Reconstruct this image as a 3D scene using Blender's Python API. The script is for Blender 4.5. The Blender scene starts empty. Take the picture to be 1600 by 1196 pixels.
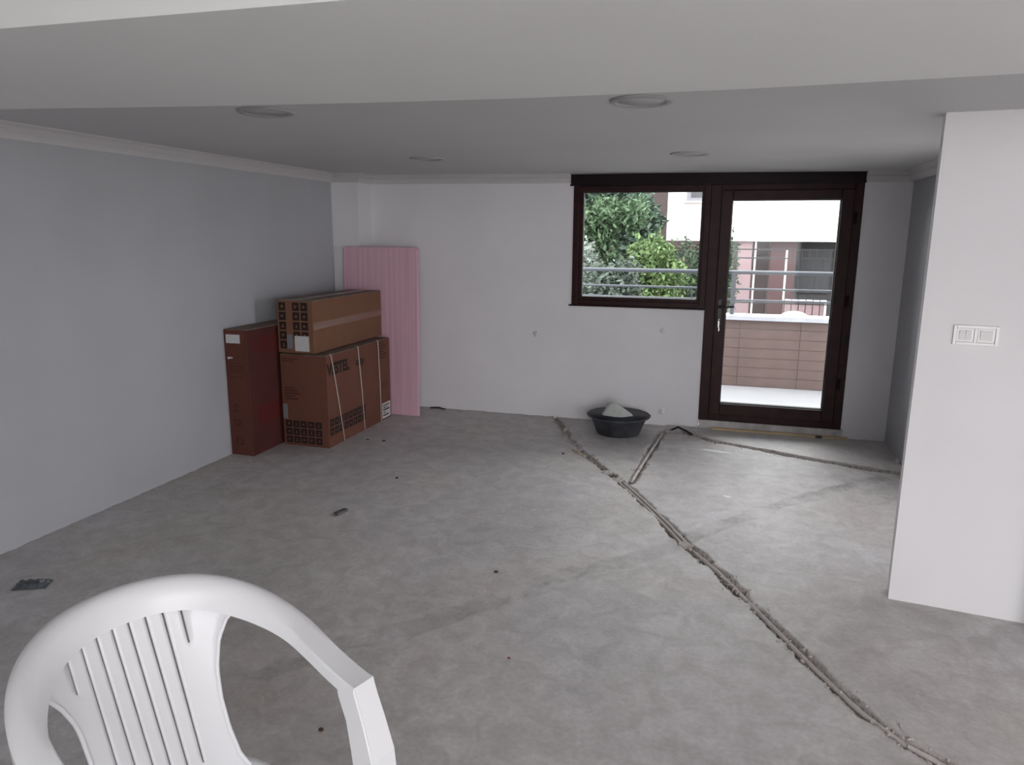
import bpy, bmesh, math, random
import numpy as np
from mathutils import Vector, Matrix
C = bpy.context.scene
COL = C.collection
PI = math.pi

# ------------------------------------------------------------------ camera
cam_d = bpy.data.cameras.new('camera'); cam = bpy.data.objects.new('camera', cam_d); COL.objects.link(cam)
yaw, pitch, roll, focal = 0.286246, 0.201291, 0.0068926, 1132.12
cy, sy, cp, sp = math.cos(yaw), math.sin(yaw), math.cos(pitch), math.sin(pitch)
fw = Vector((-sy*cp, cy*cp, -sp)); rt = Vector((cy, sy, 0)); up = rt.cross(fw)
r2 = rt*math.cos(roll) + up*math.sin(roll); u2 = -rt*math.sin(roll) + up*math.cos(roll)
M = Matrix((r2, u2, -fw)).transposed().to_4x4(); M.translation = Vector((0, 0, 1.65))
cam.matrix_world = M
cam_d.sensor_fit = 'HORIZONTAL'; cam_d.sensor_width = 36; cam_d.lens = focal/1600*36
cam_d.clip_start = 0.05; cam_d.clip_end = 300
C.camera = cam

# ------------------------------------------------------------------ world: even overcast sky
w = bpy.data.worlds.new('overcast'); C.world = w; w.use_nodes = True
nt = w.node_tree; nt.nodes.clear()
out = nt.nodes.new('ShaderNodeOutputWorld'); bg = nt.nodes.new('ShaderNodeBackground')
tc = nt.nodes.new('ShaderNodeTexCoord'); sx = nt.nodes.new('ShaderNodeSeparateXYZ'); rp = nt.nodes.new('ShaderNodeValToRGB')
nt.links.new(tc.outputs['Generated'], sx.inputs[0]); nt.links.new(sx.outputs['Z'], rp.inputs[0])
rp.color_ramp.elements[0].position = 0.0; rp.color_ramp.elements[0].color = (.86, .85, .88, 1)
rp.color_ramp.elements[1].position = 0.6; rp.color_ramp.elements[1].color = (1.0, .985, 1.0, 1)
nt.links.new(rp.outputs[0], bg.inputs[0]); bg.inputs[1].default_value = 1.0
nt.links.new(bg.outputs[0], out.inputs[0])
C.view_settings.view_transform = 'Standard'; C.view_settings.look = 'None'
C.view_settings.gamma = 1.0; C.view_settings.use_curve_mapping = False
C.view_settings.exposure = 2.97

def portal(name, loc, rot, sx_, sy_):       # sampling guide filling a modelled wall opening, gives no light of its own
    d = bpy.data.lights.new(name, 'AREA'); d.shape = 'RECTANGLE'; d.size = sx_; d.size_y = sy_
    d.cycles.is_portal = True
    o = bpy.data.objects.new(name, d); COL.objects.link(o); o.location = loc; o.rotation_euler = rot
portal('portal', (1.95, -1.95, 1.2), (PI/2, 0, 0), 3.9, 2.3)
portal('portal', (1.38, 4.4, 1.0), (PI/2, 0, PI/2), 1.2, 1.75)
portal('portal', (-0.15, 6.40, 1.2), (PI/2, 0, PI), 2.3, 2.0)

# ------------------------------------------------------------------ materials
def mat(name, col, rough=.6, metal=0, noise=0, nscale=8, bump=0, bscale=60, spec=.5, coat=0, col2=None):
    m = bpy.data.materials.new(name); m.use_nodes = True; t = m.node_tree; b = t.nodes['Principled BSDF']
    b.inputs['Base Color'].default_value = (*col, 1); b.inputs['Roughness'].default_value = rough
    b.inputs['Metallic'].default_value = metal; b.inputs['Specular IOR Level'].default_value = spec
    b.inputs['Coat Weight'].default_value = coat
    tc = t.nodes.new('ShaderNodeTexCoord')
    if noise or col2:
        n = t.nodes.new('ShaderNodeTexNoise'); n.inputs['Scale'].default_value = nscale; n.inputs['Detail'].default_value = 6
        t.links.new(tc.outputs['Object'], n.inputs['Vector'])
        mx = t.nodes.new('ShaderNodeMix'); mx.data_type = 'RGBA'
        c2 = col2 or tuple(max(0, c*(1+noise)) for c in col); c1 = col if col2 else tuple(c*(1-noise) for c in col)
        mx.inputs['A'].default_value = (*c1, 1); mx.inputs['B'].default_value = (*c2, 1)
        mr = t.nodes.new('ShaderNodeMapRange'); mr.inputs['From Min'].default_value = .3; mr.inputs['From Max'].default_value = .7
        t.links.new(n.outputs['Fac'], mr.inputs[0]); t.links.new(mr.outputs[0], mx.inputs['Factor'])
        t.links.new(mx.outputs['Result'], b.inputs['Base Color'])
    if bump:
        n2 = t.nodes.new('ShaderNodeTexNoise'); n2.inputs['Scale'].default_value = bscale; n2.inputs['Detail'].default_value = 4
        t.links.new(tc.outputs['Object'], n2.inputs['Vector'])
        bp = t.nodes.new('ShaderNodeBump'); bp.inputs['Strength'].default_value = bump; bp.inputs['Distance'].default_value = .01
        t.links.new(n2.outputs['Fac'], bp.inputs['Height']); t.links.new(bp.outputs[0], b.inputs['Normal'])
    return m

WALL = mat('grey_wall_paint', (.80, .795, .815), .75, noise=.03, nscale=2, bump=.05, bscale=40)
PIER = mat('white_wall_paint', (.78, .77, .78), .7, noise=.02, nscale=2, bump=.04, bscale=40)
WALLL = mat('shaded_cool_grey_paint', (.455, .465, .49), .75, noise=.03, nscale=2, bump=.05, bscale=40)  # cool grey, darkened to paint in the left wall's weaker light
CEILF = mat('shaded_ceiling_paint', (.59, .59, .59), .85, noise=.02, nscale=1.5)  # far ceiling greyed to paint in the dimmer step behind the beam
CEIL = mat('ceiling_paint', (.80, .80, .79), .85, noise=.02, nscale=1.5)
CORN = mat('cornice_gypsum', (.60, .59, .59), .7)
PLASTER = mat('bare_plaster', (.50, .48, .46), .9, noise=.15, nscale=25, bump=.4, bscale=50)
BROWN = mat('mahogany_foil', (.026, .0068, .0068), .42, noise=.35, nscale=14, bump=.03, spec=.22)
BROWN2 = mat('dark_header_foil', (.010, .003, .004), .45, noise=.2, nscale=14, spec=.2)
GASKET = mat('black_gasket', (.01, .01, .01), .6)
MARBLE = mat('threshold_marble', (.42, .40, .40), .5, noise=.25, nscale=12)
FOAMY = mat('yellow_foam', (.52, .40, .24), .9, noise=.15, nscale=20)
WHITEP = mat('white_plastic', (.80, .805, .82), .32, spec=.5, bump=.01)
SWITCH = mat('switch_plastic', (.78, .77, .765), .22, spec=.6)
BLACK = mat('black_plastic', (.012, .012, .013), .35)
BLACKM = mat('black_metal', (.02, .02, .02), .35, metal=.3)
STEEL = mat('bright_steel', (.6, .6, .6), .25, metal=1)
RAILM = mat('railing_steel', (.045, .052, .062), .45, metal=.1)
CARD = mat('kraft_cardboard', (.155, .058, .036), .8, noise=.06, nscale=6, bump=.05, bscale=90)
CARDL = mat('light_cardboard', (.20, .093, .052), .8, noise=.06, nscale=6, bump=.05, bscale=90)
CARDR = mat('reddish_cardboard', (.12, .035, .022), .8, noise=.08, nscale=6, bump=.05, bscale=90)
CARDRS = mat('dark_red_print', (.075, .016, .013), .75, noise=.08, nscale=6)
CTOP = mat('cardboard_dusty_top', (.20, .15, .125), .85, noise=.15, nscale=12)
INK = mat('black_print', (.018, .008, .006), .75)
INKB = mat('brown_print', (.075, .024, .016), .8)
REDINK = mat('red_print', (.10, .008, .008), .7)
TAPE = mat('clear_packing_tape', (.24, .14, .105), .25, spec=.6)
LABEL = mat('paper_label', (.62, .62, .62), .7, noise=.08, nscale=60)
LABELG = mat('grey_label', (.20, .20, .22), .7, noise=.2, nscale=90)
STRAP = mat('white_strap', (.62, .55, .50), .5)
CONC2 = mat('concrete_lump', (.48, .46, .44), .95, noise=.25, nscale=30, bump=.8, bscale=40)
RUB = mat('rubble', (.42, .38, .35), .95, noise=.35, nscale=40, bump=.6, bscale=60)
CONDUIT = mat('dusty_conduit', (.50, .46, .44), .75, noise=.15, nscale=20)
BASINO = mat('basin_rubber', (.045, .047, .055), .55, noise=.5, nscale=9)
BASINI = mat('basin_inside', (.006, .009, .017), .5)
ROCK = mat('pale_plaster_chunk', (.50, .53, .50), .9, noise=.12, nscale=14, bump=.5, bscale=25)
WPAINT = mat('white_splash', (.8, .8, .8), .5)
DARKF = mat('dark_flake', (.05, .035, .035), .8)
GREYP = mat('grey_plastic_wrap', (.085, .10, .11), .3, noise=.4, nscale=30)
LAMPG = mat('lamp_diffuser', (.50, .50, .50), .5)
LAMPR = mat('lamp_ring', (.36, .36, .365), .4)
BALC = mat('balcony_screed', (.26, .26, .27), .8, noise=.05, nscale=4)
COPE = mat('pale_coping', (.46, .47, .50), .6, noise=.08, nscale=8)
TILE = mat('wood_look_tile', (.138, .094, .082), .55, noise=.12, nscale=7)
GROUT = mat('tile_grout', (.09, .07, .065), .9)
HOUSEW = mat('white_render', (.85, .84, .85), .8)
HOUSEP = mat('pink_render', (.25, .17, .18), .8, noise=.04)  # this, maroon and grey darkened in colour to paint in overhang shade
MAROON = mat('maroon_render', (.050, .011, .013), .7, noise=.1, nscale=2)
GREYR = mat('grey_render', (.05, .048, .052), .8, noise=.2, nscale=2)
HOUSEB = mat('brown_render', (.055, .038, .036), .8, noise=.2, nscale=2)
DGLASS = mat('dark_window_glass', (.06, .062, .066), .2, spec=.5, noise=.3, nscale=2)
TERR = mat('pale_bounce_paving', (.62, .61, .60), .8, noise=.06, nscale=2)  # unseen paving kept pale to bounce sky light up onto the ceilings
GROUND = mat('yard_ground', (.16, .15, .13), .9, noise=.3, nscale=1)
BARK = mat('bark', (.06, .045, .035), .9, noise=.3, nscale=9, bump=.8, bscale=20)

def leafmat(name, c1, c2):
    m = bpy.data.materials.new(name); m.use_nodes = True; t = m.node_tree; b = t.nodes['Principled BSDF']
    g = t.nodes.new('ShaderNodeNewGeometry'); mx = t.nodes.new('ShaderNodeMix'); mx.data_type = 'RGBA'
    mx.inputs['A'].default_value = (*c1, 1); mx.inputs['B'].default_value = (*c2, 1)
    t.links.new(g.outputs['Random Per Island'], mx.inputs['Factor']); t.links.new(mx.outputs['Result'], b.inputs['Base Color'])
    b.inputs['Roughness'].default_value = .7; b.inputs['Specular IOR Level'].default_value = .2
    return m

def panelmat():                                   # dark grey speckled textured cladding
    m = mat('dark_grey_textured_cladding', (.32, .32, .345), .42, col2=(.50, .50, .545), nscale=160, bump=.5, bscale=180, spec=.5)
    return m
PANEL = panelmat()

def xpsmat():                                     # pink foam board with fine vertical extrusion streaks
    m = mat('pink_foam', (.62, .33, .40), .75); t = m.node_tree; b = t.nodes['Principled BSDF']
    tc = t.nodes.new('ShaderNodeTexCoord'); mp = t.nodes.new('ShaderNodeMapping'); mp.inputs['Scale'].default_value = (38, 38, .9)
    n = t.nodes.new('ShaderNodeTexNoise'); n.inputs['Scale'].default_value = 1; n.inputs['Detail'].default_value = 5
    t.links.new(tc.outputs['Object'], mp.inputs[0]); t.links.new(mp.outputs[0], n.inputs['Vector'])
    mx = t.nodes.new('ShaderNodeMix'); mx.data_type = 'RGBA'; mx.inputs['A'].default_value = (.66, .40, .48, 1); mx.inputs['B'].default_value = (.75, .49, .57, 1)
    mr = t.nodes.new('ShaderNodeMapRange'); mr.inputs['From Min'].default_value = .32; mr.inputs['From Max'].default_value = .62
    t.links.new(n.outputs['Fac'], mr.inputs[0]); t.links.new(mr.outputs[0], mx.inputs['Factor']); t.links.new(mx.outputs['Result'], b.inputs['Base Color'])
    return m
XPS = xpsmat()

def glassmat():
    m = bpy.data.materials.new('window_glass'); m.use_nodes = True; t = m.node_tree; t.nodes.clear()
    o = t.nodes.new('ShaderNodeOutputMaterial'); mx = t.nodes.new('ShaderNodeMixShader'); tr = t.nodes.new('ShaderNodeBsdfTransparent')
    gl = t.nodes.new('ShaderNodeBsdfGlossy'); gl.inputs['Roughness'].default_value = .03
    tr.inputs[0].default_value = (.93, .95, .95, 1)
    fr = t.nodes.new('ShaderNodeFresnel'); fr.inputs['IOR'].default_value = 1.27
    t.links.new(fr.outputs[0], mx.inputs[0]); t.links.new(tr.outputs[0], mx.inputs[1]); t.links.new(gl.outputs[0], mx.inputs[2])
    t.links.new(mx.outputs[0], o.inputs[0])
    return m
GLASS = glassmat()

def floormat():
    m = bpy.data.materials.new('concrete_screed'); m.use_nodes = True; t = m.node_tree; b = t.nodes['Principled BSDF']
    N = t.nodes.new; L = t.links.new
    tc = N('ShaderNodeTexCoord')
    def noise(s, d=6, dist=0, vec=None):
        n = N('ShaderNodeTexNoise'); n.inputs['Scale'].default_value = s; n.inputs['Detail'].default_value = d; n.inputs['Distortion'].default_value = dist
        L(vec or tc.outputs['Object'], n.inputs['Vector']); return n
    def ramp(n, a, b_, ca, cb):
        r = N('ShaderNodeValToRGB'); r.color_ramp.elements[0].position = a; r.color_ramp.elements[1].position = b_
        r.color_ramp.elements[0].color = (*ca, 1); r.color_ramp.elements[1].color = (*cb, 1); L(n.outputs['Fac'], r.inputs[0]); return r
    def mix(f, a, bb, mode='MIX'):
        x = N('ShaderNodeMix'); x.data_type = 'RGBA'; x.blend_type = mode
        if hasattr(f, 'is_output'): L(f, x.inputs['Factor'])
        else: x.inputs['Factor'].default_value = f
        for s, k in ((a, 'A'), (bb, 'B')):
            if isinstance(s, tuple): x.inputs[k].default_value = (*s, 1)
            else: L(s, x.inputs[k])
        return x.outputs['Result']
    base = ramp(noise(1.1, 7, .4), .3, .72, (.475, .46, .45), (.59, .575, .575)).outputs[0]
    fine = ramp(noise(9, 9, .8), .33, .7, (.84, .83, .82), (1.09, 1.09, 1.09)).outputs[0]
    c = mix(1.0, base, fine, 'MULTIPLY')
    grit = ramp(noise(48, 8, .3), .3, .7, (.90, .90, .895), (1.07, 1.07, 1.07)).outputs[0]; c = mix(1.0, c, grit, 'MULTIPLY')
    tint = ramp(noise(.7, 4, .5), .35, .65, (1.03, 1.0, .97), (.98, .99, 1.02)).outputs[0]; c = mix(1.0, c, tint, 'MULTIPLY')
    mp = N('ShaderNodeMapping'); mp.inputs['Rotation'].default_value = (0, 0, .5); mp.inputs['Scale'].default_value = (1, 4.5, 1)
    L(tc.outputs['Object'], mp.inputs[0])
    sw = ramp(noise(2.4, 8, 1.2, mp.outputs[0]), .64, .76, (0, 0, 0), (1, 1, 1))
    dust = N('ShaderNodeMath'); dust.operation = 'MULTIPLY'; dust.inputs[1].default_value = .35; L(sw.outputs[0], dust.inputs[0])
    c = mix(dust.outputs[0], c, (.62, .605, .59))
    ds = ramp(noise(3.3, 9, 1.5), .66, .78, (0, 0, 0), (1, 1, 1))
    dm = N('ShaderNodeMath'); dm.operation = 'MULTIPLY'; dm.inputs[1].default_value = .35; L(ds.outputs[0], dm.inputs[0])
    c = mix(dm.outputs[0], c, (.34, .33, .32))
    at = N('ShaderNodeAttribute'); at.attribute_name = 'wear'; sp_ = N('ShaderNodeSeparateColor'); L(at.outputs['Color'], sp_.inputs[0])
    rub = ramp(noise(55, 6), .35, .65, (.24, .205, .18), (.52, .48, .45)).outputs[0]
    seam = ramp(noise(30, 6, 1), .35, .65, (.26, .245, .235), (.42, .40, .385)).outputs[0]
    c = mix(sp_.outputs[1], c, seam); c = mix(sp_.outputs[0], c, rub); c = mix(sp_.outputs[2], c, (.66, .64, .62))
    L(c, b.inputs['Base Color'])
    rr = ramp(noise(4, 5), .35, .7, (.50, .50, .50), (.60, .60, .60)); L(rr.outputs[0], b.inputs['Roughness'])
    bn = noise(70, 6); bp = N('ShaderNodeBump'); bp.inputs['Strength'].default_value = .12; bp.inputs['Distance'].default_value = .01
    L(bn.outputs['Fac'], bp.inputs['Height']); L(bp.outputs[0], b.inputs['Normal'])
    return m
FLOOR = floormat()

# ------------------------------------------------------------------ helpers
def tag(o, label=None, cat=None, group=None, kind=None):
    if label: o['label'] = label
    if cat: o['category'] = cat
    if group: o['group'] = group
    if kind: o['kind'] = kind
    return o
def empty(name, loc=(0, 0, 0), rz=0, **k):
    o = bpy.data.objects.new(name, None); COL.objects.link(o); o.location = loc; o.rotation_euler = (0, 0, rz)
    o.empty_display_size = .1; return tag(o, **k)
def link(name, me, m, parent=None, smooth=False):
    o = bpy.data.objects.new(name, me); COL.objects.link(o)
    if m: me.materials.append(m)
    if smooth:
        for p in me.polygons: p.use_smooth = True
    if parent: o.parent = parent
    return o
def pydata(name, v, f, m, parent=None, smooth=False):
    me = bpy.data.meshes.new(name); me.from_pydata([tuple(map(float, a)) for a in v], [], f); me.update()
    return link(name, me, m, parent, smooth)
def bm_box(bm, x0, x1, y0, y1, z0, z1, bevel=0, T=None):
    b2 = bmesh.new(); bmesh.ops.create_cube(b2, size=1)
    for v in b2.verts: v.co = Vector(((x0+x1)/2+v.co.x*(x1-x0), (y0+y1)/2+v.co.y*(y1-y0), (z0+z1)/2+v.co.z*(z1-z0)))
    if bevel: bmesh.ops.bevel(b2, geom=b2.edges[:], offset=bevel, segments=2, profile=.6, affect='EDGES')
    if T: bmesh.ops.transform(b2, matrix=T, verts=b2.verts)
    me = bpy.data.meshes.new('t'); b2.to_mesh(me); b2.free(); bm.from_mesh(me); bpy.data.meshes.remove(me)
def fin(name, bm, m, parent=None, smooth=False):
    bmesh.ops.recalc_face_normals(bm, faces=bm.faces[:])
    me = bpy.data.meshes.new(name); bm.to_mesh(me); bm.free(); return link(name, me, m, parent, smooth)
def box(name, x0, x1, y0, y1, z0, z1, m, parent=None, bevel=0, kind=None):
    bm = bmesh.new(); bm_box(bm, x0, x1, y0, y1, z0, z1, bevel); o = fin(name, bm, m, parent)
    if kind: o['kind'] = kind
    return o
def boxes(name, L, m, parent=None, bevel=0, kind=None):
    bm = bmesh.new()
    for b in L: bm_box(bm, *b, bevel)
    o = fin(name, bm, m, parent)
    if kind: o['kind'] = kind
    return o
def lathe(name, prof, m, parent=None, n=48, loc=(0, 0, 0), smooth=True, T=None):
    v = []; f = []
    for r, z in prof:
        for i in range(n):
            a = 2*PI*i/n; v.append(Vector((r*math.cos(a), r*math.sin(a), z)))
    for j in range(len(prof)-1):
        for i in range(n): f.append((j*n+i, j*n+(i+1) % n, (j+1)*n+(i+1) % n, (j+1)*n+i))
    if prof[0][0] > 1e-6: f.append(tuple(range(n-1, -1, -1)))
    if prof[-1][0] > 1e-6: f.append(tuple((len(prof)-1)*n+i for i in range(n)))
    if T: v = [T @ a for a in v]
    v = [a+Vector(loc) for a in v]
    return pydata(name, v, f, m, parent, smooth)
def tube_data(pts, r, n=10, closed=False):
    pts = [Vector(p) for p in pts]; v = []; f = []
    for i, p in enumerate(pts):
        d = (pts[min(i+1, len(pts)-1)]-pts[max(i-1, 0)]).normalized()
        a = d.cross(Vector((0, 0, 1))); a = Vector((1, 0, 0)) if a.length < 1e-3 else a.normalized(); b = a.cross(d)
        rr = r[i] if isinstance(r, (list, tuple)) else r
        for k in range(n): t = 2*PI*k/n; v.append(p+a*math.cos(t)*rr+b*math.sin(t)*rr)
    for i in range(len(pts)-1):
        for k in range(n): f.append((i*n+k, i*n+(k+1) % n, (i+1)*n+(k+1) % n, (i+1)*n+k))
    f.append(tuple(range(n-1, -1, -1))); f.append(tuple((len(pts)-1)*n+k for k in range(n)))
    return v, f
def tube(name, pts, r, m, parent=None, n=10):
    v, f = tube_data(pts, r, n); return pydata(name, v, f, m, parent, True)
def sweep(name, path, prof, m, parent=None, kind=None):
    """closed profile (offset inward n, height z) swept along a horizontal polyline with mitred corners"""
    path = [Vector((*p, 0)) for p in path]; v = []; f = []; k = len(prof)
    for i, p in enumerate(path):
        d0 = (p-path[i-1]).normalized() if i else (path[1]-p).normalized()
        d1 = (path[i+1]-p).normalized() if i < len(path)-1 else d0
        n0 = Vector((d0.y, -d0.x, 0)); n1 = Vector((d1.y, -d1.x, 0)); nm = (n0+n1).normalized(); s = 1/max(.2, nm.dot(n0))
        for a, z in prof: v.append(p+nm*a*s+Vector((0, 0, z(p) if callable(z) else z)))
    for i in range(len(path)-1):
        for j in range(k): f.append((i*k+j, i*k+(j+1) % k, (i+1)*k+(j+1) % k, (i+1)*k+j))
    f.append(tuple(range(k))); f.append(tuple((len(path)-1)*k+j for j in range(k-1, -1, -1)))
    me = bpy.data.meshes.new(name); me.from_pydata([tuple(a) for a in v], [], f)
    bm = bmesh.new(); bm.from_mesh(me); bpy.data.meshes.remove(me)
    o = fin(name, bm, m, parent)
    if kind: o['kind'] = kind
    return o
def hull(name, pts, m, parent=None, smooth=False, sub=0, jitter=0, seed=0):
    bm = bmesh.new()
    for p in pts: bm.verts.new(p)
    r = bmesh.ops.convex_hull(bm, input=bm.verts[:]); bmesh.ops.delete(bm, geom=[g for g in r['geom_interior'] if isinstance(g, bmesh.types.BMVert)], context='VERTS')
    if sub:
        bmesh.ops.subdivide_edges(bm, edges=bm.edges[:], cuts=sub, use_grid_fill=True); rr = random.Random(seed)
        for v in bm.verts: v.co += Vector((rr.uniform(-1, 1), rr.uniform(-1, 1), rr.uniform(-1, 1)))*jitter
    return fin(name, bm, m, parent, smooth)
def text(name, s, size, M_, m, parent, ext=.0004, sx_=1, shear=0):
    cu = bpy.data.curves.new(name, 'FONT'); cu.body = s; cu.size = size; cu.extrude = ext; cu.shear = shear; cu.offset = size*.045
    o = bpy.data.objects.new(name, cu); COL.objects.link(o)
    me = bpy.data.meshes.new_from_object(o); COL.objects.unlink(o); bpy.data.objects.remove(o)
    me.transform(Matrix.Diagonal((sx_, 1, 1, 1))); me.transform(M_); me.materials.clear()
    return link(name, me, m, parent)

# ------------------------------------------------------------------ room shell
XL, YB, XR = -3.532, 6.355, 1.31
def ceil_z(x): return 2.156-.0083*x
S = dict(kind='structure')
# left wall and the square chase in the far left corner
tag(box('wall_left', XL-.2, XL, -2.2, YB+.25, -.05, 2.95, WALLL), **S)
tag(box('trim_1', XL, -3.264, 6.095, YB+.001, -.02, 2.25, WALL), **S)         # corner chase
# back wall built round its openings
boxes('wall_back', [(XL, -1.322, YB, YB+.25, -.05, 2.95), (-1.322, -.173, YB, YB+.25, -.05, 1.047),
                    (-1.322, .975, YB, YB+.25, 2.066, 2.95), (.975, XR+.2, YB, YB+.25, -.05, 2.95)], WALL, kind='structure')
# right wall of the alcove with its dark textured cladding
wr = boxes('wall_right', [(XR+.03, XR+.2, 3.3, 3.8, -.05, 2.95), (XR+.03, XR+.2, 5.05, YB, -.05, 2.95), (XR+.03, XR+.2, 3.8, 5.05, 1.9, 2.95), (XR+.03, XR+.2, 3.8, 5.05, -.05, .10), (XR, XR+.03, 3.3, YB, 2.10, 2.3)], WALL, kind='structure')
pl = box('cladding_panel', XR+.004, XR+.03, 5.06, YB-.004, -.02, 2.10, PANEL, wr)
tag(pl, label='dark grey speckled cladding on the right wall')
# the white pier wall with the switches (turned a little), running to the near right
pdv = Vector((.53, -.07, 0)).normalized(); pn = Vector((-pdv.y, pdv.x, 0))
def PP(a, d, z): p = Vector((.81, 3.48, 0))+pdv*a+pn*d; return (p.x, p.y, z)
v = [PP(a, d, z) for z in (-.05, 2.95) for a, d in ((0, 0), (3.45, 0), (3.45, .1), (0, .1))]
o = pydata('wall_front_right', v, [(0, 1, 2, 3), (7, 6, 5, 4), (0, 4, 5, 1), (1, 5, 6, 2), (2, 6, 7, 3), (3, 7, 4, 0)], PIER); tag(o, **S)
# walls beside and behind the camera with the big daylight openings
boxes('wall_near_right', [(4.2, 4.4, -2.2, 3.3, -.05, 2.95)], PIER, kind='structure')
boxes('wall_rear', [(XL-.2, 0, -2.2, -2.0, -.05, 2.95), (3.9, 4.4, -2.2, -2.0, -.05, 2.95), (0, 3.9, -2.2, -2.0, 2.35, 2.95), (0, 3.9, -2.2, -2.0, -.05, .08)], PIER, kind='structure')
for n, L in (('window_2', [(0, 3.9, -2.12, -2.06, .08, .14), (0, 3.9, -2.12, -2.06, 2.29, 2.35)]+[(x-.03, x+.03, -2.119, -2.061, .081, 2.349) for x in (.03, 1.3, 2.6, 3.87)]),
             ('added_window_3', [(XR+.06, XR+.12, 3.8, 5.05, .10, .15), (XR+.06, XR+.12, 3.8, 5.05, 1.85, 1.90)]+[(XR+.061, XR+.119, y-.025, y+.025, .101, 1.899) for y in (3.825, 4.42, 5.025)])):  # unseen alcove window, added to light the far end; rear one guessed
    boxes(n, L, BROWN, kind='structure')
# ceilings: high one near the camera, dropped one beyond the fascia
box('ceiling', XL-.2, 4.4, -2.2, 1.36, 2.62, 2.95, CEIL, kind='structure')
EB = [(-3.55, 2.06), (-3.0, 2.125), (-2.545, 2.18), (-2.1, 2.235), (-1.685, 2.28), (-1.2, 2.32), (-.687, 2.345), (0, 2.335), (.696, 2.27), (1.6, 2.19), (4.3, 2.0)]
def slab(name, rows, m):
    # rows of four (x, y, z) section corners, joined into one closed block
    vv = [p for r_ in rows for p in r_]; n_ = len(rows); ff = []
    for i in range(n_-1):
        a, b = i*4, i*4+4
        for k in range(4): ff.append((a+k, a+(k+1) % 4, b+(k+1) % 4, b+k))
    ff += [(0, 1, 2, 3), (n_*4-1, n_*4-2, n_*4-3, n_*4-4)]
    me = bpy.data.meshes.new('t'); me.from_pydata(vv, [], ff); bm = bmesh.new(); bm.from_mesh(me); bpy.data.meshes.remove(me)
    o = fin(name, bm, m, None, True); o.data.set_sharp_from_angle(angle=.6); return tag(o, **S)
def beam_z(x): return ceil_z(x)-.086
# far dropped ceiling, and the lower broad beam across the room in front of it
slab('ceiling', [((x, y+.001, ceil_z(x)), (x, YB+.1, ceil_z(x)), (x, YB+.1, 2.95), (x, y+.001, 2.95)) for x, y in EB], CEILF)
slab('trim_2', [((x, 1.315, beam_z(x)), (x, y, beam_z(x)), (x, y, 2.95), (x, 1.315, 2.95)) for x, y in EB], CEIL)

# cornice: cove with a bead above
def cz(dz): return lambda p: ceil_z(p.x)-dz
CP = [(0, cz(.078)), (.012, cz(.078)), (.016, cz(.066)), (.026, cz(.052)), (.040, cz(.040)), (.043, cz(.034)), (.036, cz(.031)),
      (.040, cz(.024)), (.052, cz(.014)), (.068, cz(.010)), (.072, cz(-.004)), (0, cz(-.004))]
sweep('trim_3', [(XL, 2.08), (XL, 6.095), (-3.264, 6.095), (-3.264, YB), (-1.345, YB)], CP, CORN, kind='structure')
sweep('trim_4', [(.978, YB), (XR, YB), (XR, 3.62)], CP, CORN, kind='structure')

# ------------------------------------------------------------------ floor with chiselled conduit grooves
MAIN = [(-1.46, 6.35), (-1.40, 6.22), (-1.357, 6.137), (-1.175, 5.694), (-.964, 5.292), (-.759, 4.952), (-.602, 4.715), (-.45, 4.444), (-.282, 4.13), (-.134, 3.825),
        (.039, 3.555), (.186, 3.259), (.333, 2.966), (.454, 2.724), (.558, 2.539), (.673, 2.402), (.769, 2.336), (.96, 2.15), (1.3, 1.83)]
BR = [(-.446, 6.138), (-.478, 5.75), (-.508, 5.352), (-.548, 4.732)]
DR = [(-.446, 6.13), (-.30, 6.15), (-.188, 6.10), (-.053, 5.955), (.292, 5.819), (.656, 5.673), (.953, 5.574), (1.31, 5.47)]
SEAM = [(1.31, 5.53), (.94, 5.204), (.533, 4.754), (.173, 4.304), (-.04, 4.038), (-.137, 3.869), (-.198, 3.762), (-.74, 3.204), (-.969, 2.902), (-1.214, 2.595), (-1.413, 2.403), (-1.616, 2.089)]
def polydist(P, poly):
    best = np.full(len(P), 9.); arc = np.zeros(len(P)); side = np.zeros(len(P)); acc = 0
    for a, b in zip(poly[:-1], poly[1:]):
        a = np.array(a); b = np.array(b); d = b-a; L = np.hypot(*d); t = np.clip(((P-a)@d)/L**2, 0, 1)
        q = a+t[:, None]*d; e = P-q; dist = np.hypot(e[:, 0], e[:, 1]); m = dist < best
        best = np.where(m, dist, best); arc = np.where(m, acc+t*L, arc); side = np.where(m, np.sign(d[0]*e[:, 1]-d[1]*e[:, 0]), side); acc += L
    return best, arc, side
rng = np.random.default_rng(5)
def vnoise(x, y, s, seed):
    r = np.random.default_rng(seed); G = r.random((97, 97)); x = x*s+200.3; y = y*s+200.7
    xi = np.floor(x).astype(int); yi = np.floor(y).astype(int); fx = x-xi; fy = y-yi; fx = fx*fx*(3-2*fx); fy = fy*fy*(3-2*fy)
    g = lambda i, j: G[i % 97, j % 97]
    return (g(xi, yi)*(1-fx)+g(xi+1, yi)*fx)*(1-fy)+(g(xi, yi+1)*(1-fx)+g(xi+1, yi+1)*fx)*fy-.5
xs = np.concatenate([np.arange(-3.60, -1.75, .06), np.arange(-1.75, 1.36, .0125), np.arange(1.36, 4.35, .12), [4.35]])
ys = np.concatenate([np.arange(-2.15, 1.5, .12), np.arange(1.5, 6.38, .0125), [6.42]])
X, Y = np.meshgrid(xs, ys); P = np.stack([X.ravel(), Y.ravel()], 1); x, y = P.T
n1 = vnoise(x, y, 9, 1); n2 = vnoise(x, y, 28, 2); n3 = vnoise(x, y, 60, 3); n0 = vnoise(x, y, 1.2, 4)
z = n0*.006+n1*.0012
wear = np.zeros((len(P), 4)); wear[:, 3] = 1
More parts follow.
